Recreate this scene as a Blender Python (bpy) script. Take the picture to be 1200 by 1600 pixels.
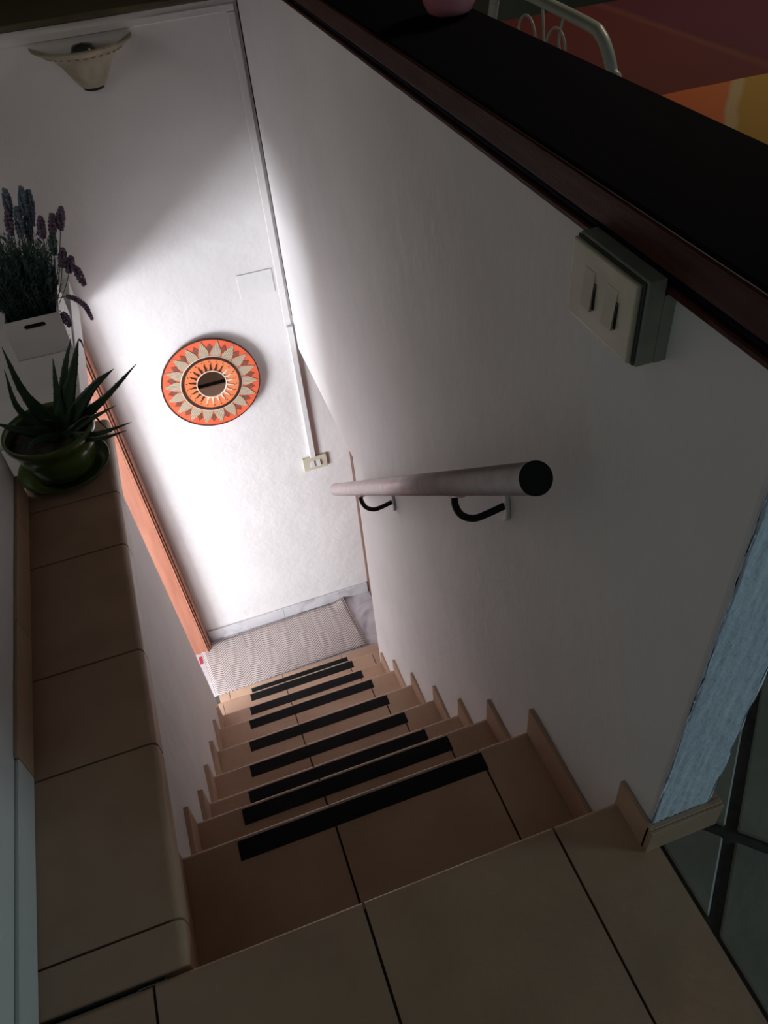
import bpy, bmesh, math, random
from mathutils import Vector, Matrix
random.seed(7)
S = bpy.context.scene
for o in list(bpy.data.objects): bpy.data.objects.remove(o)
C = S.collection
PI = math.pi

# ------------------------------------------------------------------ camera
R = ((0.94148409, -0.32806403, -0.07734144), (-0.28059660, -0.63573164, -0.71910419), (0.18674382, 0.69872690, -0.69058487))
cam = bpy.data.cameras.new('camera'); co = bpy.data.objects.new('camera', cam); C.objects.link(co)
cam.sensor_fit = 'HORIZONTAL'; cam.sensor_width = 36; cam.lens = 36 * 1227.53 / 1200; cam.clip_start = 0.02
co.matrix_world = Matrix(((R[0][0], -R[1][0], -R[2][0], 0), (R[0][1], -R[1][1], -R[2][1], 0), (R[0][2], -R[1][2], -R[2][2], 1.29), (0, 0, 0, 1)))
S.camera = co

# ------------------------------------------------------------------ light and exposure
S.view_settings.view_transform = 'Standard'; S.view_settings.look = 'None'
S.view_settings.exposure = 0.0; S.view_settings.gamma = 1.0; S.view_settings.use_curve_mapping = False
w = bpy.data.worlds.new('world'); S.world = w; w.use_nodes = True
w.node_tree.nodes['Background'].inputs[0].default_value = (0.5, 0.55, 0.6, 1); w.node_tree.nodes['Background'].inputs[1].default_value = 0.2

def area(name, loc, target, sx, sy, power, col):
    l = bpy.data.lights.new(name, 'AREA'); l.shape = 'RECTANGLE'; l.size = sx; l.size_y = sy; l.energy = power; l.color = col
    o = bpy.data.objects.new(name, l); C.objects.link(o); o.location = loc
    o.rotation_euler = (Vector(target) - Vector(loc)).to_track_quat('-Z', 'Y').to_euler(); return o
HALL_W = -2.6
area('hall_window_light', (HALL_W - 0.08, 1.20, -1.22), (0, 2.0, -1.22), 1.40, 1.1, 200, (0.90, 0.94, 1.0))
area('room_window_light', (1.3, -2.05, 1.5), (1.0, 0.5, 0.6), 1.2, 1.2, 0.65, (0.62, 0.88, 1.0))
area('niche_fill_light', (-1.15, 2.02, 1.0), (0.1, 2.25, 0.1), 0.5, 0.7, 2.3, (1.0, 0.95, 0.92))  # added fill for the ledge and upper walls, no window built here
area('low_side_fill_light', (2.6, -0.67, 0.50), (-0.3, 0.4, 0.15), 0.5, 0.6, 10.5, (0.62, 0.92, 0.98))  # added fill for the left wall strip and half wall end, no door here
area('cloth_fill_light', (2.3, 2.2, 2.2), (1.5, 1.5, 0.7), 0.4, 0.4, 9.0, (1.0, 0.80, 0.60))  # added warm fill to brighten the tablecloth, no lamp stands here

# ------------------------------------------------------------------ helpers
def nodemat(name): 
    m = bpy.data.materials.new(name); m.use_nodes = True; nt = m.node_tree
    return m, nt, nt.nodes['Principled BSDF']
def N(nt, t, **kw):
    n = nt.nodes.new(t)
    for k, v in kw.items():
        if hasattr(n, k): setattr(n, k, v)
        else: n.inputs[k].default_value = v
    return n
def mat(name, c1, c2=None, scale=8.0, rough=0.6, metal=0.0, bump=0.0, bscale=None, detail=4.0, stretch=None, coat=0.0, lo=0.35, hi=0.65, spec=0.5):
    """two-tone noise colour with optional fine relief"""
    m, nt, b = nodemat(name)
    b.inputs['Roughness'].default_value = rough; b.inputs['Metallic'].default_value = metal
    b.inputs['Coat Weight'].default_value = coat; b.inputs['Specular IOR Level'].default_value = spec
    tc = N(nt, 'ShaderNodeTexCoord'); mp = N(nt, 'ShaderNodeMapping')
    nt.links.new(tc.outputs['Object'], mp.inputs[0])
    if stretch: mp.inputs['Scale'].default_value = stretch
    c2 = c2 or c1
    no = N(nt, 'ShaderNodeTexNoise'); no.inputs['Scale'].default_value = scale; no.inputs['Detail'].default_value = detail
    nt.links.new(mp.outputs[0], no.inputs['Vector'])
    r = N(nt, 'ShaderNodeValToRGB'); r.color_ramp.elements[0].position = lo; r.color_ramp.elements[1].position = hi
    r.color_ramp.elements[0].color = (*c1, 1); r.color_ramp.elements[1].color = (*c2, 1)
    nt.links.new(no.outputs['Fac'], r.inputs[0]); nt.links.new(r.outputs[0], b.inputs['Base Color'])
    if bump:
        n2 = N(nt, 'ShaderNodeTexNoise'); n2.inputs['Scale'].default_value = bscale or scale * 4; n2.inputs['Detail'].default_value = 3
        nt.links.new(mp.outputs[0], n2.inputs['Vector'])
        bp = N(nt, 'ShaderNodeBump'); bp.inputs['Strength'].default_value = bump; bp.inputs['Distance'].default_value = 0.01
        nt.links.new(n2.outputs['Fac'], bp.inputs['Height']); nt.links.new(bp.outputs[0], b.inputs['Normal'])
    return m

M = {}
M['plaster'] = mat('plaster', (0.81, 0.785, 0.775), (0.76, 0.73, 0.72), 3.0, 0.75, bump=0.35, bscale=14)
M['plaster_end_blue_lit'] = mat('plaster_end_blue_lit', (0.66, 0.72, 0.86), (0.72, 0.78, 0.90), 9.0, 0.75, bump=0.35, bscale=60)  # blue of the daylight on the end face is put into its paint
M['white'] = mat('white_paint', (0.78, 0.76, 0.75), (0.72, 0.70, 0.69), 5.0, 0.55, bump=0.1, bscale=30)
M['tile'] = mat('tile', (0.49, 0.315, 0.215), (0.57, 0.375, 0.26), 7.0, 0.40, bump=0.08, bscale=60, detail=6)
M['floor_tile'] = mat('floor_tile', (0.24, 0.23, 0.20), (0.31, 0.29, 0.24), 7.0, 0.5, bump=0.1, bscale=60, detail=6)
M['grout'] = mat('grout', (0.055, 0.05, 0.047), (0.085, 0.075, 0.07), 60, 0.9)
M['concrete'] = mat('concrete', (0.30, 0.22, 0.16), (0.24, 0.18, 0.13), 20, 0.9)
M['tape'] = mat('grip_tape', (0.006, 0.006, 0.007), (0.012, 0.012, 0.013), 300, 0.85, bump=0.4, bscale=500, spec=0.25)
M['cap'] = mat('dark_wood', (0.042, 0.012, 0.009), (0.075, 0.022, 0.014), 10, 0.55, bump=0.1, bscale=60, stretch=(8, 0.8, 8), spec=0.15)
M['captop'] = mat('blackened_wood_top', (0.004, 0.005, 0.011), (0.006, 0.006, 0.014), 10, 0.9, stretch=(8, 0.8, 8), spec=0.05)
M['olive'] = mat('olive_board', (0.085, 0.085, 0.045), (0.13, 0.11, 0.065), 12, 0.6, stretch=(1, 6, 6))
M['sealgrey'] = mat('dusty_seal', (0.05, 0.06, 0.05), (0.08, 0.09, 0.075), 30, 0.7)
M['beams'] = mat('dark_stained_boards', (0.06, 0.045, 0.035), (0.10, 0.07, 0.05), 5, 0.7, stretch=(1, 8, 8))
M['sage'] = mat('sage_wall_paint', (0.16, 0.18, 0.14), (0.20, 0.22, 0.17), 3, 0.8)
M['doorwood'] = mat('orange_varnished_wood', (0.33, 0.125, 0.075), (0.40, 0.165, 0.10), 5, 0.38, bump=0.08, bscale=60, stretch=(8, 8, 0.8), coat=0.2)
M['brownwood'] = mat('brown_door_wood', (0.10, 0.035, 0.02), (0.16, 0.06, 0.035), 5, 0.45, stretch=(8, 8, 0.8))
M['steel'] = mat('brushed_steel', (0.60, 0.50, 0.51), (0.68, 0.58, 0.59), 30, 0.42, metal=0.55, bump=0.05, bscale=200)
M['black'] = mat('black_plastic', (0.004, 0.004, 0.005), (0.007, 0.007, 0.008), 30, 0.45, spec=0.3)
M['ivory'] = mat('ivory_plastic', (0.56, 0.53, 0.40), (0.62, 0.58, 0.45), 20, 0.42)
M['greyplate'] = mat('ageing_box_plastic', (0.30, 0.32, 0.27), (0.38, 0.39, 0.33), 30, 0.5)
M['metalwhite'] = mat('white_enamel', (0.50, 0.58, 0.53), (0.58, 0.65, 0.60), 12, 0.35)
M['potgreen'] = mat('green_glazed_ceramic', (0.055, 0.095, 0.018), (0.08, 0.125, 0.025), 6, 0.22, coat=0.4)
M['soil'] = mat('soil', (0.012, 0.009, 0.007), (0.03, 0.022, 0.016), 60, 0.95, bump=0.8, bscale=90)
M['aloe'] = mat('aloe_leaf', (0.014, 0.042, 0.022), (0.028, 0.072, 0.030), 9, 0.45, stretch=(1, 1, 1))
M['aloedead'] = mat('withered_leaf', (0.012, 0.010, 0.010), (0.03, 0.018, 0.014), 12, 0.7)
M['stem'] = mat('lavender_stem', (0.035, 0.085, 0.080), (0.075, 0.14, 0.115), 20, 0.7)
M['lav'] = mat('lavender_flower', (0.13, 0.09, 0.15), (0.24, 0.16, 0.25), 60, 0.8, bump=0.5, bscale=200)
M['lavb'] = mat('bluish_lavender_flower', (0.10, 0.14, 0.20), (0.17, 0.21, 0.28), 60, 0.8, bump=0.5, bscale=200)
M['lampc'] = mat('cream_ceramic', (0.27, 0.24, 0.155), (0.36, 0.31, 0.205), 18, 0.4)
M['vase'] = mat('pink_ceramic', (0.62, 0.20, 0.26), (0.68, 0.25, 0.30), 5, 0.35)
M['orange'] = mat('orange_lacquer', (0.82, 0.13, 0.055), (0.88, 0.165, 0.075), 12, 0.45)
M['orangein'] = mat('pale_orange_lacquer', (0.86, 0.22, 0.08), (0.90, 0.28, 0.12), 12, 0.45)
M['ringbrown'] = mat('dark_brown_lacquer', (0.045, 0.014, 0.010), (0.07, 0.022, 0.014), 12, 0.45)
M['diamond'] = mat('rust_brown_inlay', (0.22, 0.055, 0.035), (0.30, 0.08, 0.05), 30, 0.6)
M['cream'] = mat('cream_line', (0.80, 0.66, 0.52), (0.85, 0.72, 0.58), 12, 0.5)
M['red'] = mat('red_label', (0.40, 0.02, 0.04), (0.55, 0.04, 0.06), 150, 0.7)
M['bulb_shadow'] = mat('bulb_and_bowl_shadow', (0.03, 0.035, 0.04), (0.05, 0.055, 0.06), 10, 0.25)
m, nt, b = nodemat('mirror_glass'); M['mirror'] = m
b.inputs['Base Color'].default_value = (0.62, 0.60, 0.58, 1); b.inputs['Metallic'].default_value = 1; b.inputs['Roughness'].default_value = 0.02
m, nt, b = nodemat('window_glass'); M['glass'] = m
b.inputs['Transmission Weight'].default_value = 1; b.inputs['Roughness'].default_value = 0.3; b.inputs['IOR'].default_value = 1.02; b.inputs['Base Color'].default_value = (1, 1, 1, 1)

def marble(name, c1, c2, vein):
    m, nt, b = nodemat(name); b.inputs['Roughness'].default_value = 0.22
    tc = N(nt, 'ShaderNodeTexCoord'); n1 = N(nt, 'ShaderNodeTexNoise'); n1.inputs['Scale'].default_value = 7; n1.inputs['Detail'].default_value = 8; n1.inputs['Distortion'].default_value = 1.5
    nt.links.new(tc.outputs['Object'], n1.inputs['Vector'])
    r = N(nt, 'ShaderNodeValToRGB'); e = r.color_ramp.elements; e[0].position = .3; e[0].color = (*vein, 1); e[1].position = .46; e[1].color = (*c1, 1)
    q = r.color_ramp.elements.new(.7); q.color = (*c2, 1)
    nt.links.new(n1.outputs['Fac'], r.inputs[0]); nt.links.new(r.outputs[0], b.inputs['Base Color']); return m
M['marble'] = marble('grey_marble', (0.50, 0.46, 0.49), (0.62, 0.58, 0.60), (0.33, 0.30, 0.33))
M['marble_skirt'] = marble('pale_marble', (0.60, 0.58, 0.60), (0.68, 0.66, 0.67), (0.45, 0.43, 0.46))

# woven mat: zigzag print, fine lines (a flat weave)
def weave():
    m, nt, b = nodemat('herringbone_weave'); M['weave'] = m; b.inputs['Roughness'].default_value = 0.9
    tc = N(nt, 'ShaderNodeTexCoord'); sp = N(nt, 'ShaderNodeSeparateXYZ'); nt.links.new(tc.outputs['Object'], sp.inputs[0])
    def mth(op, a, b2=None):
        n = N(nt, 'ShaderNodeMath', operation=op)
        for i, v in enumerate((a, b2)):
            if v is None: continue
            if isinstance(v, (int, float)): n.inputs[i].default_value = v
            else: nt.links.new(v, n.inputs[i])
        return n.outputs[0]
    tri = mth('PINGPONG', sp.outputs[0], 0.050)
    v = mth('ADD', sp.outputs[1], mth('MULTIPLY', tri, 0.75))
    f = mth('FRACT', mth('MULTIPLY', v, 1 / 0.0145))
    line = mth('LESS_THAN', f, 0.40)
    no = N(nt, 'ShaderNodeTexNoise'); no.inputs['Scale'].default_value = 220; nt.links.new(tc.outputs['Object'], no.inputs['Vector'])
    mask = mth('MULTIPLY', line, mth('GREATER_THAN', no.outputs['Fac'], 0.36))
    mx = N(nt, 'ShaderNodeMix', data_type='RGBA'); nt.links.new(mask, mx.inputs[0])
    mx.inputs[6].default_value = (0.60, 0.52, 0.49, 1); mx.inputs[7].default_value = (0.17, 0.135, 0.13, 1)
    nt.links.new(mx.outputs[2], b.inputs['Base Color'])
    bp = N(nt, 'ShaderNodeBump'); bp.inputs['Strength'].default_value = 0.4; bp.inputs['Distance'].default_value = 0.002
    nt.links.new(mask, bp.inputs['Height']); bp.invert = True; nt.links.new(bp.outputs[0], b.inputs['Normal'])
weave()
# petal: beige with fine woven lines radiating (object space, radial from the disc's centre in its X-Z plane)
def petal_mat():
    m, nt, b = nodemat('straw_inlay'); M['petal'] = m; b.inputs['Roughness'].default_value = 0.6
    tc = N(nt, 'ShaderNodeTexCoord'); sp = N(nt, 'ShaderNodeSeparateXYZ'); nt.links.new(tc.outputs['Object'], sp.inputs[0])
    a = N(nt, 'ShaderNodeMath', operation='ARCTAN2'); nt.links.new(sp.outputs[2], a.inputs[0]); nt.links.new(sp.outputs[0], a.inputs[1])
    k = N(nt, 'ShaderNodeMath', operation='MULTIPLY'); nt.links.new(a.outputs[0], k.inputs[0]); k.inputs[1].default_value = 18 * 8 / (2 * PI)
    f = N(nt, 'ShaderNodeMath', operation='PINGPONG'); nt.links.new(k.outputs[0], f.inputs[0]); f.inputs[1].default_value = .5
    r = N(nt, 'ShaderNodeValToRGB'); r.color_ramp.elements[0].position = .05; r.color_ramp.elements[1].position = .32
    r.color_ramp.elements[0].color = (0.30, 0.22, 0.14, 1); r.color_ramp.elements[1].color = (0.58, 0.47, 0.34, 1)
    nt.links.new(f.outputs[0], r.inputs[0]); nt.links.new(r.outputs[0], b.inputs['Base Color'])
petal_mat()

def link(name, me, m, parent=None, **p):
    o = bpy.data.objects.new(name, me); C.objects.link(o)
    if m is not None:
        if not me.materials: me.materials.append(M[m])
    if parent: o.parent = parent
    for k, v in p.items(): o[k] = v
    return o
def empty(name, loc=(0, 0, 0), **p):
    o = bpy.data.objects.new(name, None); C.objects.link(o); o.location = loc; o.empty_display_size = .05
    for k, v in p.items(): o[k] = v
    return o
class B:
    """collects geometry in a bmesh; .out() links ONE object. Local coordinates = world minus the parent's location"""
    def __init__(s): s.bm = bmesh.new()
    def box(s, a, b, bev=0.0, seg=1):
        x0, y0, z0 = a; x1, y1, z1 = b
        vs = [s.bm.verts.new(p) for p in [(x0,y0,z0),(x1,y0,z0),(x1,y1,z0),(x0,y1,z0),(x0,y0,z1),(x1,y0,z1),(x1,y1,z1),(x0,y1,z1)]]
        fs = [s.bm.faces.new([vs[i] for i in f]) for f in [(0,3,2,1),(4,5,6,7),(0,1,5,4),(1,2,6,5),(2,3,7,6),(3,0,4,7)]]
        if bev:
            ed = list({e for f in fs for e in f.edges})
            bmesh.ops.bevel(s.bm, geom=ed, offset=bev, segments=seg, affect='EDGES', profile=.5)
        return s
    def extrude(s, pts, axis, a, b, bev=0.0, seg=2):
        """polygon given in the two other axes, extruded from a to b on `axis`"""
        def P(p, t):
            q = list(p); q.insert(axis, t); return q
        v0 = [s.bm.verts.new(P(p, a)) for p in pts]; v1 = [s.bm.verts.new(P(p, b)) for p in pts]
        n = len(pts); fs = [s.bm.faces.new(v0), s.bm.faces.new(v1[::-1])]
        for i in range(n): fs.append(s.bm.faces.new([v0[i], v1[i], v1[(i+1) % n], v0[(i+1) % n]]))
        bmesh.ops.recalc_face_normals(s.bm, faces=fs)
        if bev:
            ed = list({e for f in fs for e in f.edges})
            bmesh.ops.bevel(s.bm, geom=ed, offset=bev, segments=seg, affect='EDGES', profile=.5)
        return s
    def holed(s, outer, holes, axis, a, b):
        """flat panel with holes, extruded from a to b on `axis`"""
        def P(p, t):
            q = list(p); q.insert(axis, t); return q
        bm = bmesh.new()
        for ring in [outer] + holes:
            vs = [bm.verts.new(P(p, a)) for p in ring]
            for i in range(len(vs)): bm.edges.new((vs[i], vs[(i+1) % len(vs)]))
        r = bmesh.ops.triangle_fill(bm, use_beauty=True, use_dissolve=False, edges=bm.edges[:])
        fs = bm.faces[:]
        e = bmesh.ops.extrude_face_region(bm, geom=fs)
        d = [0, 0, 0]; d[axis] = b - a
        bmesh.ops.translate(bm, vec=d, verts=[v for v in e['geom'] if isinstance(v, bmesh.types.BMVert)])
        bmesh.ops.recalc_face_normals(bm, faces=bm.faces[:])
        me = bpy.data.meshes.new('t'); bm.to_mesh(me); bm.free(); s.bm.from_mesh(me); bpy.data.meshes.remove(me); return s
    def tube(s, pts, r, seg=12, cap=True, flat=None):
        pts = [Vector(p) for p in pts]; n = len(pts)
        rs = r if isinstance(r, (list, tuple)) else [r] * n
        t0 = (pts[1] - pts[0]).normalized(); up = Vector((0, 0, 1)) if abs(t0.z) < .9 else Vector((1, 0, 0))
        u = t0.cross(up).normalized(); rings = []
        for i in range(n):
            t = (pts[min(i+1, n-1)] - pts[max(i-1, 0)]).normalized()
            u = (u - t * u.dot(t)).normalized(); v = t.cross(u)
            ring = []
            for k in range(seg):
                a = 2 * PI * k / seg
                ring.append(s.bm.verts.new(pts[i] + (u * math.cos(a) + v * math.sin(a) * (flat or 1)) * rs[i]))
            rings.append(ring)
        for i in range(n - 1):
            for k in range(seg):
                f = s.bm.faces.new([rings[i][k], rings[i][(k+1) % seg], rings[i+1][(k+1) % seg], rings[i+1][k]]); f.smooth = True
        if cap: s.bm.faces.new(rings[0][::-1]); s.bm.faces.new(rings[-1])
        return s
    def lathe(s, prof, c=(0, 0, 0), seg=40, a0=0, a1=2*PI, flute=None):
        full = abs(a1 - a0 - 2*PI) < 1e-6; n = seg if full else seg + 1; rings = []
        for r, z in prof:
            ring = []
            for k in range(n):
                a = a0 + (a1 - a0) * k / seg; rr = r * (flute(a, z) if flute else 1)
                ring.append(s.bm.verts.new((c[0] + rr * math.cos(a), c[1] + rr * math.sin(a), c[2] + z)))
            rings.append(ring)
        for i in range(len(prof) - 1):
            for k in range(seg):
                k2 = (k + 1) % n
                f = s.bm.faces.new([rings[i][k], rings[i][k2], rings[i+1][k2], rings[i+1][k]]); f.smooth = True
        return s
    def ball(s, c, r, sx=1, sy=1, sz=1, seg=8):
        mt = Matrix.Translation(c) @ Matrix.Diagonal((sx, sy, sz, 1))
        q = bmesh.ops.create_icosphere(s.bm, subdivisions=1, radius=r, matrix=mt)
        for v in q['verts']:
            for f in v.link_faces: f.smooth = True
        return s
    def out(s, name, m, parent=None, mod=None, **p):
        bmesh.ops.remove_doubles(s.bm, verts=s.bm.verts[:], dist=1e-7)
        bmesh.ops.recalc_face_normals(s.bm, faces=s.bm.faces[:])
        if parent:
            bmesh.ops.translate(s.bm, vec=-parent.matrix_basis.translation if parent.parent is None else -(parent.matrix_basis.translation + parent.parent.matrix_basis.translation), verts=s.bm.verts[:])
        me = bpy.data.meshes.new(name); s.bm.to_mesh(me); s.bm.free()
        return link(name, me, m, parent, **p)
def stadium(cx, cy, w, h, n=6):
    r = h / 2; pts = []
    for k in range(n + 1): a = -PI/2 + PI * k / n; pts.append((cx + w/2 - r + r*math.cos(a), cy + r*math.sin(a)))
    for k in range(n + 1): a = PI/2 + PI * k / n; pts.append((cx - w/2 + r + r*math.cos(a), cy + r*math.sin(a)))
    return pts
def curve(pts, n=8):
    """Catmull-Rom through the points"""
    P = [Vector(p) for p in pts]; P = [P[0]*2 - P[1]] + P + [P[-1]*2 - P[-2]]; out = []
    for i in range(1, len(P) - 2):
        for k in range(n):
            t = k / n; a, b, c, d = P[i-1:i+3]
            out.append(0.5 * ((2*b) + (c-a)*t + (2*a - 5*b + 4*c - d)*t*t + (3*b - a - 3*c + d)*t**3))
    return out + [P[-2]]

W = 0.483; XL = -0.288; YF = 2.95; ZL = -2.20
ST = dict(kind='structure')

# ------------------------------------------------------------------ walls
# right half wall: profile in Y-Z, opening to a small door at the landing
b = B(); b.extrude([(0.41, -0.02), (0.41, 0.885), (2.939, 0.885), (2.95, -0.36), (2.95, -0.52), (2.172, -0.54), (2.172, ZL), (0.7, ZL), (0.41, -0.3)], 0, W, W + 0.105, bev=0.008, seg=3)
wr = b.out('wall_right', 'plaster', **ST)
b = B(); zz = [-.36 + 1.235*k/14 for k in range(15)]; ww = [.0020 + .0105*((z + .36)/1.24)**.8 + random.uniform(-.0008, .0008) for z in zz]
b.extrude([(2.9495 - w_, z) for w_, z in zip(ww, zz)] + [(2.9495, zz[-1]), (2.9495, zz[0])], 0, W - .0012, W + .02)
M['gap'] = mat('crack_shade', (0.004, 0.003, 0.002), (0.02, 0.012, 0.005), 20, 0.95, spec=0.0)  # near-black colour paints the shade inside the corner crack
b.out('crack_shade_wedge', 'gap', wr, label='near-black wedge painting the shade of the open corner crack')
# rough painted end face of the half wall
b = B(); b.extrude([(0.4845, 0.0), (0.4845, 0.885), (0.5865, 0.885), (0.5865, 0.0)], 1, 0.4085, 0.4125)
bmesh.ops.subdivide_edges(b.bm, edges=b.bm.edges[:], cuts=24, use_grid_fill=True)
for v in b.bm.verts:
    if v.co.y < 0.4095:
        v.co.y += random.uniform(-.0012, .0012)
        if v.co.x < .486 or v.co.x > .585: v.co.x += random.uniform(-.0022, .0022)
for f in b.bm.faces: f.smooth = True
b.out('end_face', 'plaster_end_blue_lit', wr, label='flaking painted end face with bluish daylight in its colour')
# far wall
b = B(); b.box((HALL_W - .1, YF, ZL - .05), (0.78, YF + .12, 0.78)); wf = b.out('wall_far', 'plaster', **ST)
# left stair wall below the ledge (leans slightly)
b = B(); ny, nz = 12, 10
def lx(y, z):
    t = max(0, min(1, (y - 1.0) / 1.17)); top, bot = -0.288 - .040 * t, -0.288 + .010 * t
    k = min(1, max(0, -z / 2.2)); return top + (bot - top) * k
g = [[b.bm.verts.new((lx(.49 + 1.69*i/ny, -.02 + (ZL + .02)*j/nz), .49 + 1.69*i/ny, -.02 + (ZL + .02)*j/nz)) for j in range(nz + 1)] for i in range(ny + 1)]
h = [[b.bm.verts.new((-.46, .49 + 1.69*i/ny, -.02 + (ZL + .02)*j/nz)) for j in range(nz + 1)] for i in range(ny + 1)]
for i in range(ny):
    for j in range(nz):
        b.bm.faces.new([g[i][j], g[i+1][j], g[i+1][j+1], g[i][j+1]]); b.bm.faces.new([h[i][j], h[i][j+1], h[i+1][j+1], h[i+1][j]])
for j in range(nz): b.bm.faces.new([g[ny][j], h[ny][j], h[ny][j+1], g[ny][j+1]]); b.bm.faces.new([g[0][j], g[0][j+1], h[0][j+1], h[0][j]])
for i in range(ny): b.bm.faces.new([g[i][0], h[i][0], h[i+1][0], g[i+1][0]]); b.bm.faces.new([g[i][nz], g[i+1][nz], h[i+1][nz], h[i][nz]])
for f in b.bm.faces: f.smooth = False
b.out('wall_left', 'plaster', **ST)
# upper left wall beside the tiled ledge
b = B(); b.box((-.60, -2.2, -.02), (-.4775, 1.735, 2.6), bev=.006, seg=2); b.out('wall_upper_left', 'plaster', **ST)
# white ledge above the entrance door (its lintel)
b = B(); b.box((-1.2, 1.992, -.12), (-.314, YF, -.002), bev=.004, seg=2); b.box((-1.2, 1.2, -.12), (-.602, 1.99, -.002)); b.out('trim_1', 'white', **ST)

# enclosing room, out of frame or in the dark
b = B(); b.box((-1.32, 1.2, -.02), (-1.2, 4.6, 2.6)); b.out('wall_niche', 'sage', **ST)
b = B(); b.box((-1.3, -2.32, -.02), (0.7, -2.2, 2.6)); b.box((1.9, -2.32, -.02), (3.3, -2.2, 2.6)); b.box((.7, -2.32, -.02), (1.9, -2.2, .9)); b.box((.7, -2.32, 2.1), (1.9, -2.2, 2.6)); b.out('wall_back', 'sage', **ST)
b = B(); b.box((3.2, -2.2, -.02), (3.32, 4.6, 2.6)); b.out('wall_room', 'sage', **ST)
b = B(); b.box((-1.32, 4.5, -.02), (3.32, 4.62, 2.6)); b.out('wall_beyond', 'sage', **ST)
b = B(); b.box((-1.4, -2.4, 2.6), (3.4, 4.7, 2.7)); b.out('ceiling', 'beams', **ST)
# hall behind the entrance door
b = B(); b.holed([(.2, ZL), (YF, ZL), (YF, -.12), (.2, -.12)], [[(.45, -1.80), (1.88, -1.80), (1.88, -.64), (.45, -.64)]], 0, HALL_W - .06, HALL_W)
b.box((HALL_W, .2, ZL), (-.46, .3, -.12)); b.box((-.47, .3, ZL), (-.46, .5, -.12)); b.out('wall_hall', 'plaster', **ST)
b = B(); b.box((HALL_W, .2, -.12), (-.33, 1.99, -.02)); b.box((HALL_W, 1.99, -.12), (-1.2, YF, -.02)); b.out('ceiling_hall', 'white', **ST)
B().holed([(.451, -1.799), (1.879, -1.799), (1.879, -.641), (.451, -.641)], [[(.49, -1.76), (1.145, -1.76), (1.145, -.68), (.49, -.68)], [(1.185, -1.76), (1.84, -1.76), (1.84, -.68), (1.185, -.68)]], 0, HALL_W - .05, HALL_W - .02).out('window_1', 'white', **ST)

# ------------------------------------------------------------------ entrance door opening: orange wooden frame at the far corner
d = empty('door_1', (-.36, 2.92, ZL), **ST)
fr = B().box((-.46, 2.872, ZL), (-.325, 2.90, -.12), bev=.003).out('door_frame', 'doorwood', d)
b = B()
for x0, x1, y0 in ((-.325, -.317, 2.862), (-.315, -.3085, 2.868), (-.307, -.297, 2.880)):
    b.box((x0, y0, ZL), (x1, YF, -.12), bev=.002)
b.out('moulding', 'doorwood', fr)
B().box((-.3235, 2.885, ZL), (-.2985, 2.8995, -.12)).box((-.46, 2.9, ZL), (-.30, YF - .001, -.12)).out('rebate', 'brownwood', fr, label='groove of the frame with shade put into its brown colour')  # darker wood puts the groove's shade into its colour
for o_ in [fr] + [c for c in fr.children]:
    for v_ in o_.data.vertices: v_.co.x -= .045 * min(1, max(0, v_.co.z / 1.925))
B().box((-.46, 2.20, ZL), (-.43, 2.215, -.12)).out('door_jamb', 'doorwood', d)
# small brown door in the recess to the right
d2 = empty('door_2', (.66, 2.5, ZL), **ST)
B().box((.648, 2.172, ZL), (.69, YF, -.50)).out('door_leaf', 'brownwood', d2)
B().box((.6445, 2.90, ZL + .004), (.652, 2.949, -.53), bev=.002).out('door_frame', 'brownwood', d2)

# ------------------------------------------------------------------ cap of the half wall (dark wood)
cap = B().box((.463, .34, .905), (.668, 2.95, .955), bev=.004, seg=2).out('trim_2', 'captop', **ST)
b = B()
b.box((.458, .34, .916), (.4635, 2.95, .953), bev=.002); b.box((.470, .40, .885), (.60, 2.945, .894), bev=.002); b.box((.4795, .36, .893), (.60, 2.945, .9045))
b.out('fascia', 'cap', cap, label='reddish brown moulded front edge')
# board along the top of the far wall
B().box((-1.19, YF - .006, .781), (.46, 3.75, .80), bev=.003).out('trim_3', 'olive', **ST)

# ------------------------------------------------------------------ upper floor and tiles
fl = B().box((-.60, -2.2, -.10), (.504, .475, -.006)).box((.504, -2.2, -.10), (3.2, .60, -.006)).box((.589, .6, -.10), (3.2, 4.5, -.006)).out('floor', 'grout', **ST)
G = .0022
def nose_tile(x0, x1, y0, y1, zt, th=.012, r=.009, mname='tile', parent=None, name='tile'):
    """tile whose far top edge is rounded over"""
    pts = [(y0, zt), (y0, zt - th), (y1, zt - th)] + [(y1 - r + r*math.cos(a), zt - r + r*math.sin(a)) for a in [PI/2*k/5 for k in range(6)]]
    b = B().extrude(pts, 0, x0, x1)
    return b.out(name, mname, parent)
for x0, x1 in ((-.62, -.303), (-.303, .027), (.027, .358), (.358, .503)):
    e = .486 if x0 < -.5 else .488
    if x0 > .3: nose_tile(x0 + G, x1 - G, -.172, e - G, 0, parent=fl); continue
    nose_tile(x0 + G, x1 - G, .158 + G, e - G, 0, parent=fl)
    B().box((x0 + G, -.172 + G, -.012), (x1 - G, .158 - G, 0), bev=.0012).out('tile', 'tile', fl)
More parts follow.
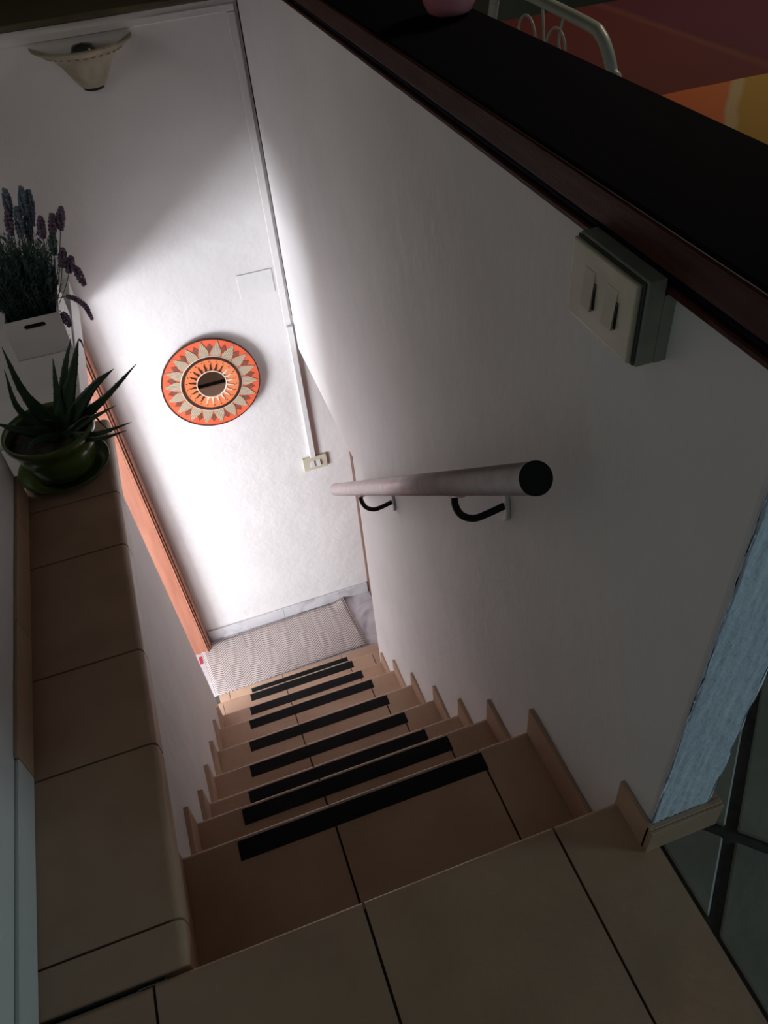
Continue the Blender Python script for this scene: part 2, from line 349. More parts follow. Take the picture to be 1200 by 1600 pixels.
# diagonal tiles of the room: pitch .335, wide dark joints
def clip(poly, f):
    out = []
    for i in range(len(poly)):
        p, q = poly[i], poly[(i + 1) % len(poly)]; a, c = f(p), f(q)
        if a >= 0: out.append(p)
        if (a >= 0) != (c >= 0): t = a / (a - c); out.append((p[0] + (q[0]-p[0])*t, p[1] + (q[1]-p[1])*t))
    return out
c0 = Vector((.617, .372)); u = Vector((1, 1)).normalized() * .345; v = Vector((-1, 1)).normalized() * .345; gg = .019
for i in range(-3, 5):
    for j in range(-4, 4):
        o_ = c0 + u*i + v*j; un, vn = u.normalized()*gg, v.normalized()*gg
        poly = [o_ + un*.5 + vn*.5, o_ + u - un*.5 + vn*.5, o_ + u + v - un*.5 - vn*.5, o_ + v + un*.5 - vn*.5]
        poly = [(p.x, p.y) for p in poly]
        poly = clip(poly, lambda p: p[0] - .509)
        if len(poly) < 3: continue
        if max(p[1] for p in poly) > .59 :
            poly = clip(poly, lambda p: p[0] - .595)
            if len(poly) < 3: continue
        if max(p[0] for p in poly) > 2.0 or max(p[1] for p in poly) > 2.2: continue
        if abs(sum(poly[k][0]*poly[(k+1) % len(poly)][1] - poly[(k+1) % len(poly)][0]*poly[k][1] for k in range(len(poly)))) < .004: continue
        B().extrude(poly, 2, -.008, -.0005, bev=.003, seg=1).out('tile', 'floor_tile', fl)
# baseboard round the end of the half wall
bb = B().box((.4745, .402, -.002), (.4825, .4855, .070), bev=.001).out('baseboard_end', 'tile', **ST)
B().box((.4745, .3995, 0), (.605, .408, .066), bev=.0012).out('tile', 'tile', bb)
B().box((.4745, .394, -.001), (.605, .3995, .064), bev=.001).box((.5885, .40, 0), (.605, .44, .064)).out('tile', 'tile', bb)

# ------------------------------------------------------------------ tiled ledge beside the stair
le = B().box((-.476, .492, -.06), (-.29, 1.988, -.011)).out('trim_4', 'grout', **ST)
ys = [.492, .565, .893, 1.125, 1.455, 1.657, 1.990]
for y0, y1 in zip(ys, ys[1:]):
    r = .016
    pts = [(-.476, 0), (-.476, -.012), (-.29, -.012), (-.29, -.05), (-.247, -.05)] + [(-.247 - r + r*math.cos(a), -r + r*math.sin(a)) for a in [PI/2*k/6 for k in range(7)]]
    bq = B()
    # extrude along Y : pts are (x, z)
    bq.extrude(pts, 1, y0 + G, y1 - G)
    bq.out('tile', 'tile', le)
B().box((-.4774, -.2, .0005), (-.469, .903, .070), bev=.002).out('baseboard_near', 'white', **ST)
bl = B().box((-.4774, .905, .001), (-.4772, 1.73, .07)).out('baseboard_left', 'grout', **ST)
for y0, y1 in ((.905, 1.235), (1.235, 1.565), (1.565, 1.725)):
    B().box((-.477, y0 + .001, .0005), (-.469, y1 - .001, .075), bev=.001).out('tile', 'tile', bl)

# ------------------------------------------------------------------ staircase
ny_ = [.785, .986, 1.179, 1.397, 1.647, 1.896, 2.108, 2.345]
nz_ = [-.246, -.500, -.772, -1.007, -1.265, -1.504, -1.722, -1.958]
sc = empty('staircase', (.1, .5, ZL), label='steep straight staircase of beige tiled steps with black grip strips going down', category='staircase')
tapeL = [-.168, -.170, -.168, -.165, -.165, -.160, -.155, -.150, -.147]
tapeR = [.362, .362, .364, .366, .370, .370, .372, .375, .385]
py, pz = .488, 0.0
for k, (y, z) in enumerate(zip(ny_, nz_)):
    xr = W if y < 2.16 else .636
    b = B().box((XL + .012, py - .012, ZL), (W - .001, y - .012, z - .0095))
    if y > 2.16: b.box((W - .002, 2.173, ZL), (.636, y - .012, z - .0095))
    if y > 2.16: b.box((-.36, 2.186, ZL), (XL + .013, y - .012, z - .0095))
    st = b.out('step', 'grout', sc)
    xs = [XL + .004, .027, .358, W - .0015]
    for x0, x1 in zip(xs, xs[1:]):
        nose_tile(x0 + (0 if x0 < -.2 else G), x1 - (0 if x1 > .4 else G), py - .012, y, z, parent=st, name='tread_tile')
        B().box((x0 + .001, py - .0125, z + .002), (x1 - .001, py - .0045, pz - .0125)).out('riser_tile', 'tile', st)
    if y > 2.16: nose_tile(-.372, XL + .002, 2.184, y, z, parent=st, name='tread_tile'); B().box((-.372, 2.186, ZL), (-.361, y - .003, z - .013)).out('side_tile', 'tile', st)
    if y > 2.16: nose_tile(W + G, .636, 2.175, y, z, parent=st, name='tread_tile')
    # skirting tiles, one on each side of each tread
    hgt = .092 - .003*k
    if k < 7:
        xa = max(lx(py, z), lx(y, z))
        B().box((xa - .004, py - .003, z + .0005), (xa + .011, y - .004, z + hgt), bev=.001).out('skirting_tile', 'tile', st)
        B().box((W - .0105, py - .003, z + .0005), (W - .0005, min(y, 2.165) - .004, z + hgt), bev=.001).out('skirting_tile', 'tile', st)
    B().box((tapeL[k], y - .052, z), (tapeR[k], y - .011, z + .0012)).out('grip_strip', 'tape', st, label='black anti-slip strip')
    py, pz = y, z

# ------------------------------------------------------------------ landing floor
lf = B().box((HALL_W, .3, ZL - .06), (.648, YF, ZL - .004)).out('floor_landing', 'grout', **ST)
for x0, x1 in ((XL + .02 - .05, -.262), (-.262, .027), (.027, .358), (.358, .645)):
    B().box((x0 + .0015, 2.345, ZL - .006), (x1 - .0015, 2.565, ZL + .003), bev=.001).out('tile', 'tile', lf)
B().box((tapeL[8], 2.49, ZL + .003), (tapeR[8], 2.54, ZL + .0042)).out('grip_strip', 'tape', lf, label='black anti-slip strip')
for x0, x1 in ((HALL_W, -1.3), (-1.3, -.72), (-.72, -.12), (-.12, .48), (.48, .645)):
    y0 = .3 if x1 < -.4 else (2.18 if x0 < -.4 else 2.566)
    if x0 < -.4 < x1:
        B().box((x0 + .001, .3, ZL - .006), (-.47, 2.566, ZL)).out('slab', 'marble', lf)
        y0 = 2.567
    B().box((x0 + .001, y0, ZL - .006), (x1 - .001, YF - .0005, ZL), bev=.0006).out('slab', 'marble', lf)
bf = B().box((-.295, YF - .006, ZL + .001), (.638, YF - .0005, ZL + .074)).out('baseboard_far', 'marble_skirt', **ST)
for x0, x1 in ((-.296, .138), (.138, .47), (.47, .640)):
    B().box((x0 + .0008, YF - .014, ZL + .0005), (x1 - .0008, YF - .0062, ZL + .078), bev=.001).out('slab', 'marble_skirt', bf)

# ------------------------------------------------------------------ mat
mt = empty('doormat', (.08, 2.75, ZL), label='beige herringbone woven mat lying on the lower landing', category='mat')
b = B(); nx, nyy = 40, 16
crn = [(-.330, 2.560), (.517, 2.578), (.484, 2.932), (-.360, 2.914)]
def mp_(s, t, z):
    (x0, y0), (x1, y1), (x2, y2), (x3, y3) = crn
    x = (x0*(1-s) + x1*s)*(1-t) + (x3*(1-s) + x2*s)*t; y = (y0*(1-s) + y1*s)*(1-t) + (y3*(1-s) + y2*s)*t
    zz = z + .0012*math.sin(s*19)*math.sin(t*7) + (.018*max(0, s - .93)/.07*max(0, t - .8)/.2)
    return (x, y, ZL + .0035 + zz)
for lev in (0, 1):
    g = [[b.bm.verts.new(mp_(i/nx, j/nyy, .0045*lev)) for j in range(nyy + 1)] for i in range(nx + 1)]
    for i in range(nx):
        for j in range(nyy):
            f = b.bm.faces.new([g[i][j], g[i+1][j], g[i+1][j+1], g[i][j+1]]); f.smooth = True
    if lev == 0: g0 = g
for i in range(nx):
    for j in (0, nyy): b.bm.faces.new([g0[i][j], g0[i+1][j], g[i+1][j], g[i][j]])
for j in range(nyy):
    for i in (0, nx): b.bm.faces.new([g0[i][j], g0[i][j+1], g[i][j+1], g[i][j]])
b.out('woven_field', 'weave', mt)
mE = mat('mat_binding', (0.36, 0.30, 0.29), (0.44, 0.37, 0.36), 80, 0.9); M['binding'] = mE
for s0 in (0, 1):
    B().tube([Vector(mp_(s0, k/16, .0022)) for k in range(17)], .0032, 6).out('binding', 'binding', mt)
B().box((-.378, 2.80, ZL + .001), (-.362, 2.85, ZL + .0035)).out('label_tag', 'red', mt, label='small dark red tag')

# ------------------------------------------------------------------ handrail
hr = empty('handrail', (.385, 1.36, .03), label='pinkish metallic tube handrail with black end cap on the right wall', category='handrail')
A, Z = Vector((.385, .672, .606)), Vector((.385, 2.055, -.566)); dd = (Z - A).normalized()
B().tube([A, Z], .0225, 40).out('rail_tube', 'steel', hr)
B().tube([A - dd*.004, A + dd*.001], .0232, 40).out('end_cap', 'black', hr)
B().tube([Z - dd*.001, Z + dd*.004], .0228, 40).out('end_cap', 'steel', hr)
for t in (.20, .735):
    P = A.lerp(Z, t); x, y, z = P; zb = z - .031
    pts = curve([(x, y, zb + .006), (x + .001, y, zb - .022), (x + .012, y - .002, zb - .050), (x + .035, y - .006, zb - .064), (x + .062, y - .010, zb - .058), (W - .003, y - .016, zb - .044)], 6)
    br = B().tube(pts, .0068, 12).out('bracket', 'black', hr)
    bz = zb - .044
    b = B(); pl = [(y - .016 + .013*math.sin(a)*(1 - .25*math.cos(a)), bz - .004 + .034*math.cos(a)) for a in [2*PI*k/20 for k in range(20)]]
    b.extrude(pl, 0, W - .009, W - .0005, bev=.003, seg=2); b.out('wall_plate', 'white', br, label='white leaf-shaped wall plate')
    n_ = Vector((0, -dd.z, dd.y)) * (-1 if dd.y > 0 else 1); q0 = P + n_*.0235
    B().tube([q0 - dd*.030, q0 + dd*.030], .008, 10, flat=.35).out('saddle', 'steel', br)

# ------------------------------------------------------------------ double switch box under the cap
sw = empty('light_switch', (.46, .65, .86), label='grey beige double switch box on the right wall under the dark cap', category='switch')
B().box((.4470, .589, .806), (.4690, .722, .904), bev=.002, seg=2).box((.4685, .589, .806), (.4828, .722, .8845)).out('back_box', 'greyplate', sw)
B().box((.4435, .5905, .808), (.4462, .7205, .9025), bev=.001).out('seal', 'sealgrey', sw, label='dark joint between plate and box')
B().box((.4375, .593, .8105), (.4440, .7195, .9010), bev=.0025, seg=2).out('face_plate', 'ivory', sw)
for yc in (.634, .678):
    pts = [(.4378, .835), (.4378, .880), (.4372, .880), (.4335, .836), (.4345, .835)]
    B().extrude(pts, 1, yc - .010, yc + .010).out('rocker', 'ivory', sw)
    B().box((.4362, yc - .0135, .838), (.4378, yc - .0102, .868)).out('rocker_gap', 'black', sw)

# ------------------------------------------------------------------ far wall fittings
s2 = empty('wall_switch', (.467, YF, -1.16), label='small cream double switch plate at the foot of the white cable duct', category='switch')
B().box((.407, YF - .012, -1.196), (.527, YF - .0005, -1.118), bev=.002).out('face_plate', 'ivory', s2)
for xc in (.452, .482):
    B().extrude([(YF - .0125, -1.175), (YF - .0125, -1.140), (YF - .020, -1.172)], 0, xc - .010, xc + .010).out('rocker', 'white', s2)
    B().box((xc + .0102, YF - .0165, -1.175), (xc + .0125, YF - .0122, -1.142)).out('rocker_gap', 'brownwood', s2)
cd = empty('cable_duct', (.46, YF, -1.11), label='white square cable duct running down the far wall to the cream switch', category='duct')
B().box((.448, YF - .018, -1.1175), (.474, YF - .0005, -.40), bev=.0015).out('channel', 'white', cd)
B().box((.444, YF - .006, -.40), (.472, YF - .0005, .742), bev=.002).out('channel', 'plaster', cd)
B().box((-.62, YF - .006, .743), (.472, YF - .0005, .765), bev=.002).out('channel', 'plaster', cd)
o = B().box((.289, YF - .0035, -.238), (.432, YF - .0005, -.136), bev=.001).out('junction_cover', 'white'); o['label'] = 'flush white rectangular cover plate high on the far wall right of the round mirror'; o['category'] = 'cover plate'

# wall lamp
lp = empty('wall_lamp', (-.02, YF, .66), label='cream ceramic half-bowl uplighter near the top of the far wall', category='lamp')
prof = [(.030, .600), (.040, .606), (.062, .640), (.078, .668), (.100, .694), (.135, .712), (.156, .724), (.158, .732), (.152, .730), (.130, .720), (.094, .702), (.068, .672), (.045, .64), (.001, .63)]
B().lathe(prof, (-.022, YF - .001, 0), 32, PI, 2*PI).out('bowl', 'lampc', lp)
b = B()
for k in range(15):
    a = PI + PI * (k + .5) / 15
    b.ball((-.022 + .118*math.cos(a), YF - .001 + .118*math.sin(a), .7035), .006, 1.2, 1.2, .7)
b.out('relief_band', 'lampc', lp)
B().lathe([(.0005, .592), (.024, .592), (.033, .596), (.033, .604), (.0005, .605)], (-.022, YF - .002, 0), 24, PI, 2*PI).out('finial', 'black', lp)
B().lathe([(.0005, .668), (.012, .670), (.030, .69), (.040, .71), (.030, .728), (.0005, .734)], (-.022, YF - .050, 0), 20).out('bulb_shadow', 'bulb_shadow', lp)  # bulb made wide and dark to carry the shadow inside the bowl

# ------------------------------------------------------------------ round sun mirror
MC = Vector((.087, YF, -.568)); RO = .2085
mr = empty('sun_mirror', MC, label='round orange sun-pattern frame with a small mirror on the far wall', category='mirror')
def disc(r0, r1, y0, y1, n=64):
    b = B()
    prof = [(r0, y0), (r1, y0), (r1, y1), (r0, y1), (r0, y0)] if r0 > 0 else [(.0001, y0), (r1, y0), (r1, y1), (.0001, y1)]
    rings = []
    for r, y in prof: rings.append([b.bm.verts.new((MC.x + r*math.cos(2*PI*k/n), y, MC.z + r*math.sin(2*PI*k/n))) for k in range(n)])
    for i in range(len(prof) - 1):
        for k in range(n): b.bm.faces.new([rings[i][k], rings[i][(k+1) % n], rings[i+1][(k+1) % n], rings[i+1][k]])
    return b
def flat(polys, y0, y1):
    b = B()
    for p in polys: b.extrude([(MC.x + x, MC.z + z) for x, z in p], 1, y0, y1)
    return b
Y1 = YF - .030
disc(0, RO - .0035, Y1, Y1 + .006).out('disc', 'orange', mr)
disc(RO - .0045, RO, Y1 - .002, Y1 + .007).out('rim', 'ringbrown', mr, label='thin dark rim')
B().box((MC.x - .03, Y1 + .006, MC.z - .03), (MC.x + .03, YF - .0005, MC.z + .03)).out('hanger', 'ringbrown', mr)
def rot(p, a): return (p[0]*math.cos(a) - p[1]*math.sin(a), p[0]*math.sin(a) + p[1]*math.cos(a))
NP = 18
for k in range(NP):
    a = 2*PI*(k + .5)/NP
    prof = [(.132, -.020), (.145, -.0215), (.160, -.018), (.177, -.010), (.199, 0), (.177, .010), (.160, .018), (.145, .0215), (.132, .020)]
    flat([[rot(p, a) for p in prof]], Y1 - .0022, Y1 - .0002).out('petal', 'petal', mr)
    a += PI/NP
    dm = [(.146, 0), (.166, -.0145), (.187, 0), (.166, .0145)]
    flat([[rot(p, a) for p in dm]], Y1 - .0014, Y1 - .0002).out('diamond', 'diamond', mr)
disc(.1275, .1315, Y1 - .003, Y1 + .001).out('line_ring', 'cream', mr)
disc(.116, .1275, Y1 - .0045, Y1 + .001).out('dark_ring', 'ringbrown', mr, label='dark brown ring')
disc(.060, .116, Y1 - .002, Y1 + .001).out('inner_ring', 'orangein', mr)
NF = 22
for k in range(NF):
    a = 2*PI*k/NF
    fl_ = [(.064, -.0045), (.075, -.0060), (.086, -.0030), (.099, -.0045), (.089, .0015), (.078, .0010), (.064, .0045)]
    flat([[rot(p, a) for p in fl_]], Y1 - .0045, Y1 - .0018).out('flame', 'ringbrown' if math.cos(a - 2.5) > -.1 else 'cream', mr)
    q = rot((.105, .003), a)
    B().ball((MC.x + q[0], Y1 - .0025, MC.z + q[1]), .0026).out('stud', 'ringbrown', mr)
disc(.0605, .0645, Y1 - .006, Y1 + .001).out('bezel', 'cream', mr)
disc(0, .0607, Y1 - .003, Y1 + .001).out('mirror_glass', 'mirror', mr)
mr.rotation_euler.x = -.037

# ------------------------------------------------------------------ green pot with aloe
PC = Vector((-.370, 1.80, 0))
sa = B().lathe([(.0005, .001), (.07, .001), (.095, .006), (.117, .020), (.119, .022), (.117, .0235), (.094, .011), (.07, .006), (.0005, .0055)], (PC.x, PC.y, .0005), 48).out('saucer', 'potgreen')
sa['label'] = 'round green glazed saucer on the tiled ledge'; sa['category'] = 'saucer'
pot = empty('flowerpot', (PC.x, PC.y, .007), label='green glazed ceramic flowerpot standing on the ledge', category='pot')
B().lathe([(.0005, .008), (.072, .008), (.080, .014), (.088, .04), (.096, .08), (.108, .118), (.114, .122), (.116, .136), (.113, .141), (.108, .140), (.104, .126), (.101, .108)], (PC.x, PC.y, 0), 56).out('pot_body', 'potgreen', pot)
B().lathe([(.0005, .112), (.05, .114), (.0975, .110)], (PC.x, PC.y, 0), 32).out('soil', 'soil', pot)
al = empty('aloe_plant', (PC.x, PC.y, .11), label='aloe with long dark pointed leaves growing in the green pot', category='plant')
base = Vector((-.350, 1.80, .118))
# (tip, sideways bend point fraction, base width, material)
leaves = [((-.392, 1.83, .365), (-.385, 1.81, .235), .019), ((-.412, 1.84, .300), (-.415, 1.82, .190), .014), ((-.480, 1.80, .190), (-.420, 1.78, .160), .017),
          ((-.300, 1.86, .290), (-.318, 1.83, .215), .013), ((-.226, 1.86, .325), (-.275, 1.83, .235), .021), ((-.245, 1.88, .320), (-.290, 1.85, .240), .014),
          ((-.168, 1.81, .250), (-.235, 1.80, .215), .017), ((-.112, 1.82, .243), (-.215, 1.80, .180), .013), ((-.190, 1.76, .178), (-.265, 1.77, .150), .010),
          ((-.166, 1.74, .132), (-.255, 1.74, .125), .010), ((-.184, 1.73, .118), (-.262, 1.72, .124), .009), ((-.420, 1.70, .150), (-.390, 1.74, .150), .012), ((-.355, 1.74, .200), (-.350, 1.78, .165), .014)]
def leaf(tip, mid, wd, mname='aloe', br=None):
    ts = curve([br or base + Vector((random.uniform(-.012, .012), random.uniform(-.012, .012), -.012)), mid, tip], 9)
    n = len(ts); b = B(); rings = []
    for i, p in enumerate(ts):
        t = i/(n - 1); t_ = (ts[min(i+1, n-1)] - ts[max(i-1, 0)]).normalized()
        side = t_.cross(Vector((-.2, -.75, .5))).normalized(); nor = side.cross(t_).normalized()
        wv = wd * (1 - t**1.7)*(.85 + .3*math.sin(PI*min(1, t*2)))+.0006
        pr = [(-1, .18), (-.5, -.22), (0, -.38), (.5, -.22), (1, .18), (.45, .06), (0, 0), (-.45, .06)]
        rings.append([b.bm.verts.new(p + side*wv*a + nor*wv*c) for a, c in pr])
    for i in range(n - 1):
        for k in range(8):
            f = b.bm.faces.new([rings[i][k], rings[i][(k+1) % 8], rings[i+1][(k+1) % 8], rings[i+1][k]]); f.smooth = True
        # marginal teeth
        if 0 < i < n - 3 and i % 2 == 0:
            for k, sgn in ((0, -1), (4, 1)):
                p0 = rings[i][k].co; p1 = rings[i+1][k].co; s_ = (rings[i][4].co - rings[i][0].co).normalized()*sgn
                a_, c_ = b.bm.verts.new(p0.lerp(p1, .3)), b.bm.verts.new(p0.lerp(p1, .6)); d_ = b.bm.verts.new(p0.lerp(p1, .55) + s_*.0022)
                b.bm.faces.new([a_, c_, d_])
    b.bm.faces.new(rings[0]); b.bm.faces.new(rings[-1][::-1])
    return b.out('leaf', mname, al)
for t, m_, w_ in leaves: leaf(Vector(t), Vector(m_), w_)
# broken, withered leaves
pts = curve([(-.315, 1.785, .125), (-.285, 1.78, .150), (-.252, 1.775, .156), (-.240, 1.772, .130), (-.226, 1.77, .098)], 4)
B().tube(pts, [.008 - .007*i/(len(pts)-1) for i in range(len(pts))], 7, flat=.6).out('leaf', 'aloedead', al, label='bent withered leaf')
pts = curve([(-.226, 1.86, .322), (-.222, 1.858, .316), (-.222, 1.856, .290)], 4)
B().tube(pts, [.004 - .0035*i/(len(pts)-1) for i in range(len(pts))], 5).out('leaf_tip', 'aloedead', al, label='dried hanging leaf tip')

# ------------------------------------------------------------------ white planter crate with lavender
y0, y1, xa, xb, hh = 2.430, 2.665, -.493, -.321, .128
cr = empty('planter_crate', ((xa+xb)/2, (y0+y1)/2, 0), label='white wooden crate with a slot handle on the white ledge behind the aloe', category='crate')
B().holed([(xa, 0), (xb, 0), (xb, hh), (xa, hh)], [stadium((xa+xb)/2 + .004, .103, .066, .017)], 1, y0, y0 + .008).out('end_panel', 'white', cr)
B().holed([(xa, 0), (xb, 0), (xb, hh), (xa, hh)], [stadium((xa+xb)/2, .103, .066, .017)], 1, y1 - .008, y1).out('end_panel', 'white', cr)
hl = []
for i in range(2):
    for k in range(6): hl.append([(y0 + .022 + .026*k, .030 + .026*i), (y0 + .040 + .026*k, .030 + .026*i), (y0 + .040 + .026*k, .0345 + .026*i), (y0 + .022 + .026*k, .0345 + .026*i)])
B().holed([(y0 + .0082, 0), (y1 - .0082, 0), (y1 - .0082, hh), (y0 + .0082, hh)], hl, 0, xb - .008, xb).out('side_panel', 'white', cr)
B().holed([(y0 + .0082, 0), (y1 - .0082, 0), (y1 - .0082, hh), (y0 + .0082, hh)], hl, 0, xa, xa + .008).out('side_panel', 'white', cr)
B().box((xa + .0085, y0 + .0085, .001), (xb - .0085, y1 - .0085, .100)).out('lining', 'soil', cr, label='dark lining and moss')

def lavender(cx, cy, lab, spikes, nleaf, seed, spread=.088):
    rnd = random.Random(seed)
    root = empty('lavender_plant', (cx, cy, .10), label=lab, category='plant')
    b = B()
    for i in range(nleaf):
        a = rnd.uniform(0, 2*PI); rr = spread * math.sqrt(rnd.random()); h_ = rnd.uniform(.09, .31) * (1 - .35*rr/spread)
        p0 = Vector((cx + rr*.55*math.cos(a), cy + rr*.8*math.sin(a), .098)); lean = rnd.uniform(.1, .55)
        p1 = p0 + Vector((math.cos(a)*lean*h_*.6, math.sin(a)*lean*h_*.6, h_)); mid = p0.lerp(p1, .5) + Vector((0, 0, .012))
        b.tube([p0, mid, p1], [.0016, .0014, .0004], 3, cap=False)
        # needles up the shoot
        for q in range(9):
            t = .3 + .7*q/9; c = p0.lerp(p1, t); an = rnd.uniform(0, 2*PI); ln = rnd.uniform(.020, .036)*(1.1 - .5*t)
            e = c + Vector((math.cos(an)*ln, math.sin(an)*ln, ln*.8)); sd = Vector((-math.sin(an), math.cos(an), 0))*.0028
            m0 = c.lerp(e, .5)
            vs = [b.bm.verts.new(p) for p in (c, m0 + sd, e, m0 - sd)]; b.bm.faces.new(vs)
    b.out('foliage', 'stem', root, kind='stuff')
    for pts, L, mname in spikes:
        cv = curve(pts, 8); n = len(cv)
        stem = B().tube(cv, .0013, 5).out('stem', 'stem', root)
        # flower spike along the last L metres
        acc = 0; path = [cv[-1]]
        for i in range(n - 2, -1, -1):
            acc += (cv[i+1] - cv[i]).length; path.append(cv[i])
            if acc > L: break
        b = B(); K = max(6, int(L/.0080)); path = path[::-1]
        for k in range(K):
            t = k/(K - 1); f_ = t*(len(path) - 1); i = min(int(f_), len(path) - 2); c = path[i].lerp(path[i+1], f_ - i)
            ax = (path[i+1] - path[i]).normalized(); s1 = ax.orthogonal().normalized(); s2_ = ax.cross(s1)
            wr_ = (.0125 if L < .09 else .0075) * math.sin(PI*(.12 + .80*t))**.6
            for q in range(5):
                an = 2*PI*q/5 + k*1.1
                b.ball(c + (s1*math.cos(an) + s2_*math.sin(an))*wr_*.75, .0056 *rnd.uniform(.75, 1.15) if L < .09 else .0045, 1, 1, 1.3)
        b.out('flower_spike', mname, root, label='lavender flower spike')
    return root
def up(x, y, z, bx, by): return [(bx, by, .11), (bx*.45 + x*.55, by*.5 + y*.5, .10 + (z - .10)*.5), (x, y, z)]
lavender(-.375, 2.545, 'lavender with mauve and drooping flower spikes in the right half of the white crate', [
    (up(-.279, 2.50, .392, -.350, 2.53), .052, 'lav'), (up(-.244, 2.50, .394, -.345, 2.53), .055, 'lav'), (up(-.213, 2.50, .408, -.345, 2.53), .062, 'lav'),
    (curve([(-.345, 2.52, .12), (-.300, 2.50, .19), (-.262, 2.49, .262), (-.236, 2.48, .245), (-.224, 2.48, .178)], 3), .055, 'lav'),
    (curve([(-.345, 2.50, .12), (-.315, 2.48, .150), (-.275, 2.47, .150), (-.245, 2.46, .120), (-.237, 2.46, .070)], 3), .105, 'lav'),
    (curve([(-.345, 2.48, .12), (-.318, 2.45, .122), (-.306, 2.44, .075)], 4), .040, 'lav'),
    (up(-.250, 2.50, .288, -.335, 2.50), .045, 'lav'), (up(-.235, 2.50, .258, -.330, 2.50), .045, 'lav'), (up(-.262, 2.50, .34, -.34, 2.53), .05, 'stem'),
    ], 300, 3)
lavender(-.440, 2.545, 'taller lavender with bluish flower spikes in the left half of the white crate', [
    (up(-.345, 2.52, .480, -.43, 2.54), .070, 'lavb'), (up(-.298, 2.50, .484, -.41, 2.54), .075, 'lavb'), (up(-.283, 2.51, .468, -.40, 2.54), .080, 'lavb'),
    (up(-.330, 2.50, .432, -.42, 2.53), .065, 'lavb'), (up(-.360, 2.50, .425, -.44, 2.53), .05, 'lav'), (up(-.40, 2.54, .47, -.45, 2.55), .06, 'lavb'), (up(-.315, 2.52, .40, -.40, 2.54), .06, 'lavb'),
    ], 340, 5)

# ------------------------------------------------------------------ things on and beyond the cap
vs_ = empty('pink_vase', (.607, 1.50, .955), label='pink lobed ceramic vase standing on the dark cap', category='vase')
fl2 = lambda a, z: 1 - .07*abs(math.sin(2.5*a + .9))**.5 * 0 - .05*(1 - abs(math.cos(2.5*a + .5)))
B().lathe([(.0005, .0005), (.024, .0005), (.039, .007), (.047, .022), (.049, .040), (.044, .062), (.030, .082), (.018, .096), (.020, .110), (.026, .118), (.023, .118), (.015, .108), (.012, .09), (.0005, .085)], (.612, 1.485, .955), 50, flute=fl2).out('vase_body', 'vase', vs_)

# table with a cloth, maroon past a straight line, orange to red before it
tb = empty('dining_table', (1.7, 1.45, 0), label='table under the red and orange cloth beyond the half wall', category='table')
B().box((1.05, .62, .715), (2.35, 2.22, .742), bev=.004).out('tabletop', 'cap', tb)
for x in (1.10, 2.30):
    for y in (.67, 2.17): B().box((x - .03, y - .03, 0), (x + .03, y + .03, .715), bev=.004).out('leg', 'cap', tb)
m, nt, bsd = nodemat('orange_maroon_cloth'); M['cloth'] = m; bsd.inputs['Roughness'].default_value = .9
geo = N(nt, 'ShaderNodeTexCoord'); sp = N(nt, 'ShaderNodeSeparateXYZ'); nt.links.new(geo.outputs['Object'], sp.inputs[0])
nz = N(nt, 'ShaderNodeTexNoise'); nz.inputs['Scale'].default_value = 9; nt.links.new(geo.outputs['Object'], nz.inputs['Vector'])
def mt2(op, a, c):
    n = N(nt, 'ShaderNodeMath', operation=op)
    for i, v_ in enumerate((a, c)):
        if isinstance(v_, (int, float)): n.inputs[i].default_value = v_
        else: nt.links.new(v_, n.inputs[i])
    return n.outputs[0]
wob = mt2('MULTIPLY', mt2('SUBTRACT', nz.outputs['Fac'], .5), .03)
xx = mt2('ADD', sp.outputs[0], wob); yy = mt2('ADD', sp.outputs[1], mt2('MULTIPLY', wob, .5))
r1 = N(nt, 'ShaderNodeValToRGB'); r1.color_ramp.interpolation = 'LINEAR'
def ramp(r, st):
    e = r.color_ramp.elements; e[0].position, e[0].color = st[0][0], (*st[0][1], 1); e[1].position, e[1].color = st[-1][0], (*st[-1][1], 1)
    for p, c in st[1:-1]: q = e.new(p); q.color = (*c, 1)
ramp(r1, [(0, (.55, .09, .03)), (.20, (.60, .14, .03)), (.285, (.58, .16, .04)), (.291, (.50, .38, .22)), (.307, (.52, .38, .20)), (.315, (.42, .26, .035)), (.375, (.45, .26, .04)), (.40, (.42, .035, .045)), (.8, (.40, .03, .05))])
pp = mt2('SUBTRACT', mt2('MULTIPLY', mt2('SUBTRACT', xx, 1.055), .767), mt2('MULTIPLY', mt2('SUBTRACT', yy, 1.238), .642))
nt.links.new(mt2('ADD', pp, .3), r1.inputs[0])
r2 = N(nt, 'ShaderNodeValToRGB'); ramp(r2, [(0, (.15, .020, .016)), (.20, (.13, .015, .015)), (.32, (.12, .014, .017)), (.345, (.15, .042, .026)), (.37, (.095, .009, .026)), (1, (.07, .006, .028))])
nt.links.new(mt2('SUBTRACT', xx, 1.03), r2.inputs[0])
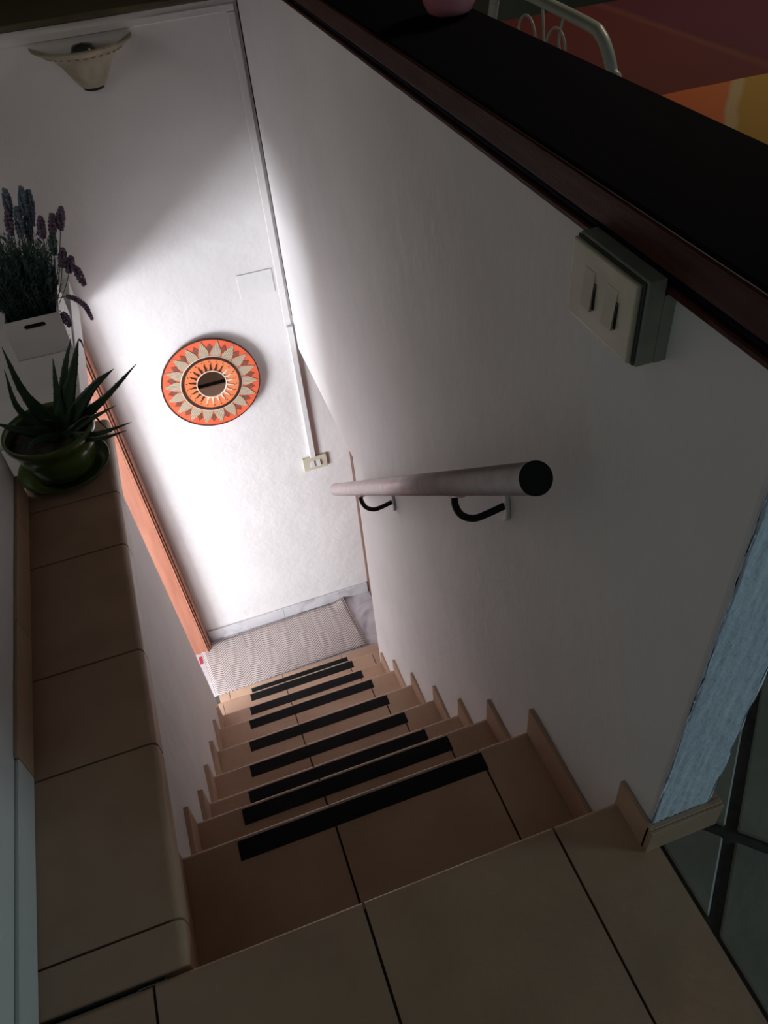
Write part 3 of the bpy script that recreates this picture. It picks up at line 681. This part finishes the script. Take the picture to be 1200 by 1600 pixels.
mx = N(nt, 'ShaderNodeMix', data_type='RGBA'); nt.links.new(mt2('GREATER_THAN', yy, 1.49), mx.inputs[0]); nt.links.new(r1.outputs[0], mx.inputs[6]); nt.links.new(r2.outputs[0], mx.inputs[7]); nt.links.new(mx.outputs[2], bsd.inputs['Base Color'])
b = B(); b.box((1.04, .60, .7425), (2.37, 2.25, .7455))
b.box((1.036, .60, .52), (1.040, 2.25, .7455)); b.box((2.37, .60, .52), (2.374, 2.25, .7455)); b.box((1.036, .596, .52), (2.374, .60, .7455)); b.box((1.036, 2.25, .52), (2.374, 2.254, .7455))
o = b.out('tablecloth', 'cloth'); o['label'] = 'orange and maroon cloth lying on the table beyond the half wall'; o['category'] = 'tablecloth'

# white tubular chair with scrollwork back, drawn up to the table
ch = empty('metal_chair', (1.1, 1.75, 0), label='white tubular metal chair with curled wire back behind the half wall', category='chair')
X = .995
fp = curve([(X - .04, 1.44, .43), (X, 1.520, .74), (X, 1.548, .790), (X, 1.572, .822), (X, 1.605, .846), (X, 1.66, .856), (X, 1.95, .868), (X, 2.06, .862), (X, 2.11, .835), (X, 2.13, .78), (X - .04, 2.18, .43)], 6)
B().tube(fp, .0125, 14).out('back_frame', 'metalwhite', ch)
b = B()
for s_, yc in ((1, 1.80), (-1, 1.92)):
    pts = [(X, yc + s_*(-.02 + .055*math.cos(a)*(1 - a/9)), .78 + .055*math.sin(a)*(1 - a/9)) for a in [k*.35 for k in range(20)]]
    b.tube(pts, .003, 6)
b.tube(curve([(X, 1.86, .86), (X, 1.845, .78), (X, 1.86, .70), (X - .01, 1.86, .60)], 6), .003, 6)
b.tube(curve([(X, 1.76, .858), (X, 1.775, .80), (X, 1.75, .74), (X - .01, 1.78, .60)], 6), .003, 6)
b.tube([(X - .012, 1.50, .60), (X - .012, 2.15, .60)], .006, 8)
b.out('scrollwork', 'metalwhite', ch)
B().box((X - .05, 1.46, .43), (X + .38, 2.16, .455), bev=.01, seg=2).out('seat', 'metalwhite', ch)
for x in (X - .03, X + .35):
    for y in (1.48, 2.14): B().tube([(x, y, .0), (x, y, .43)], .011, 10).out('leg', 'metalwhite', ch)
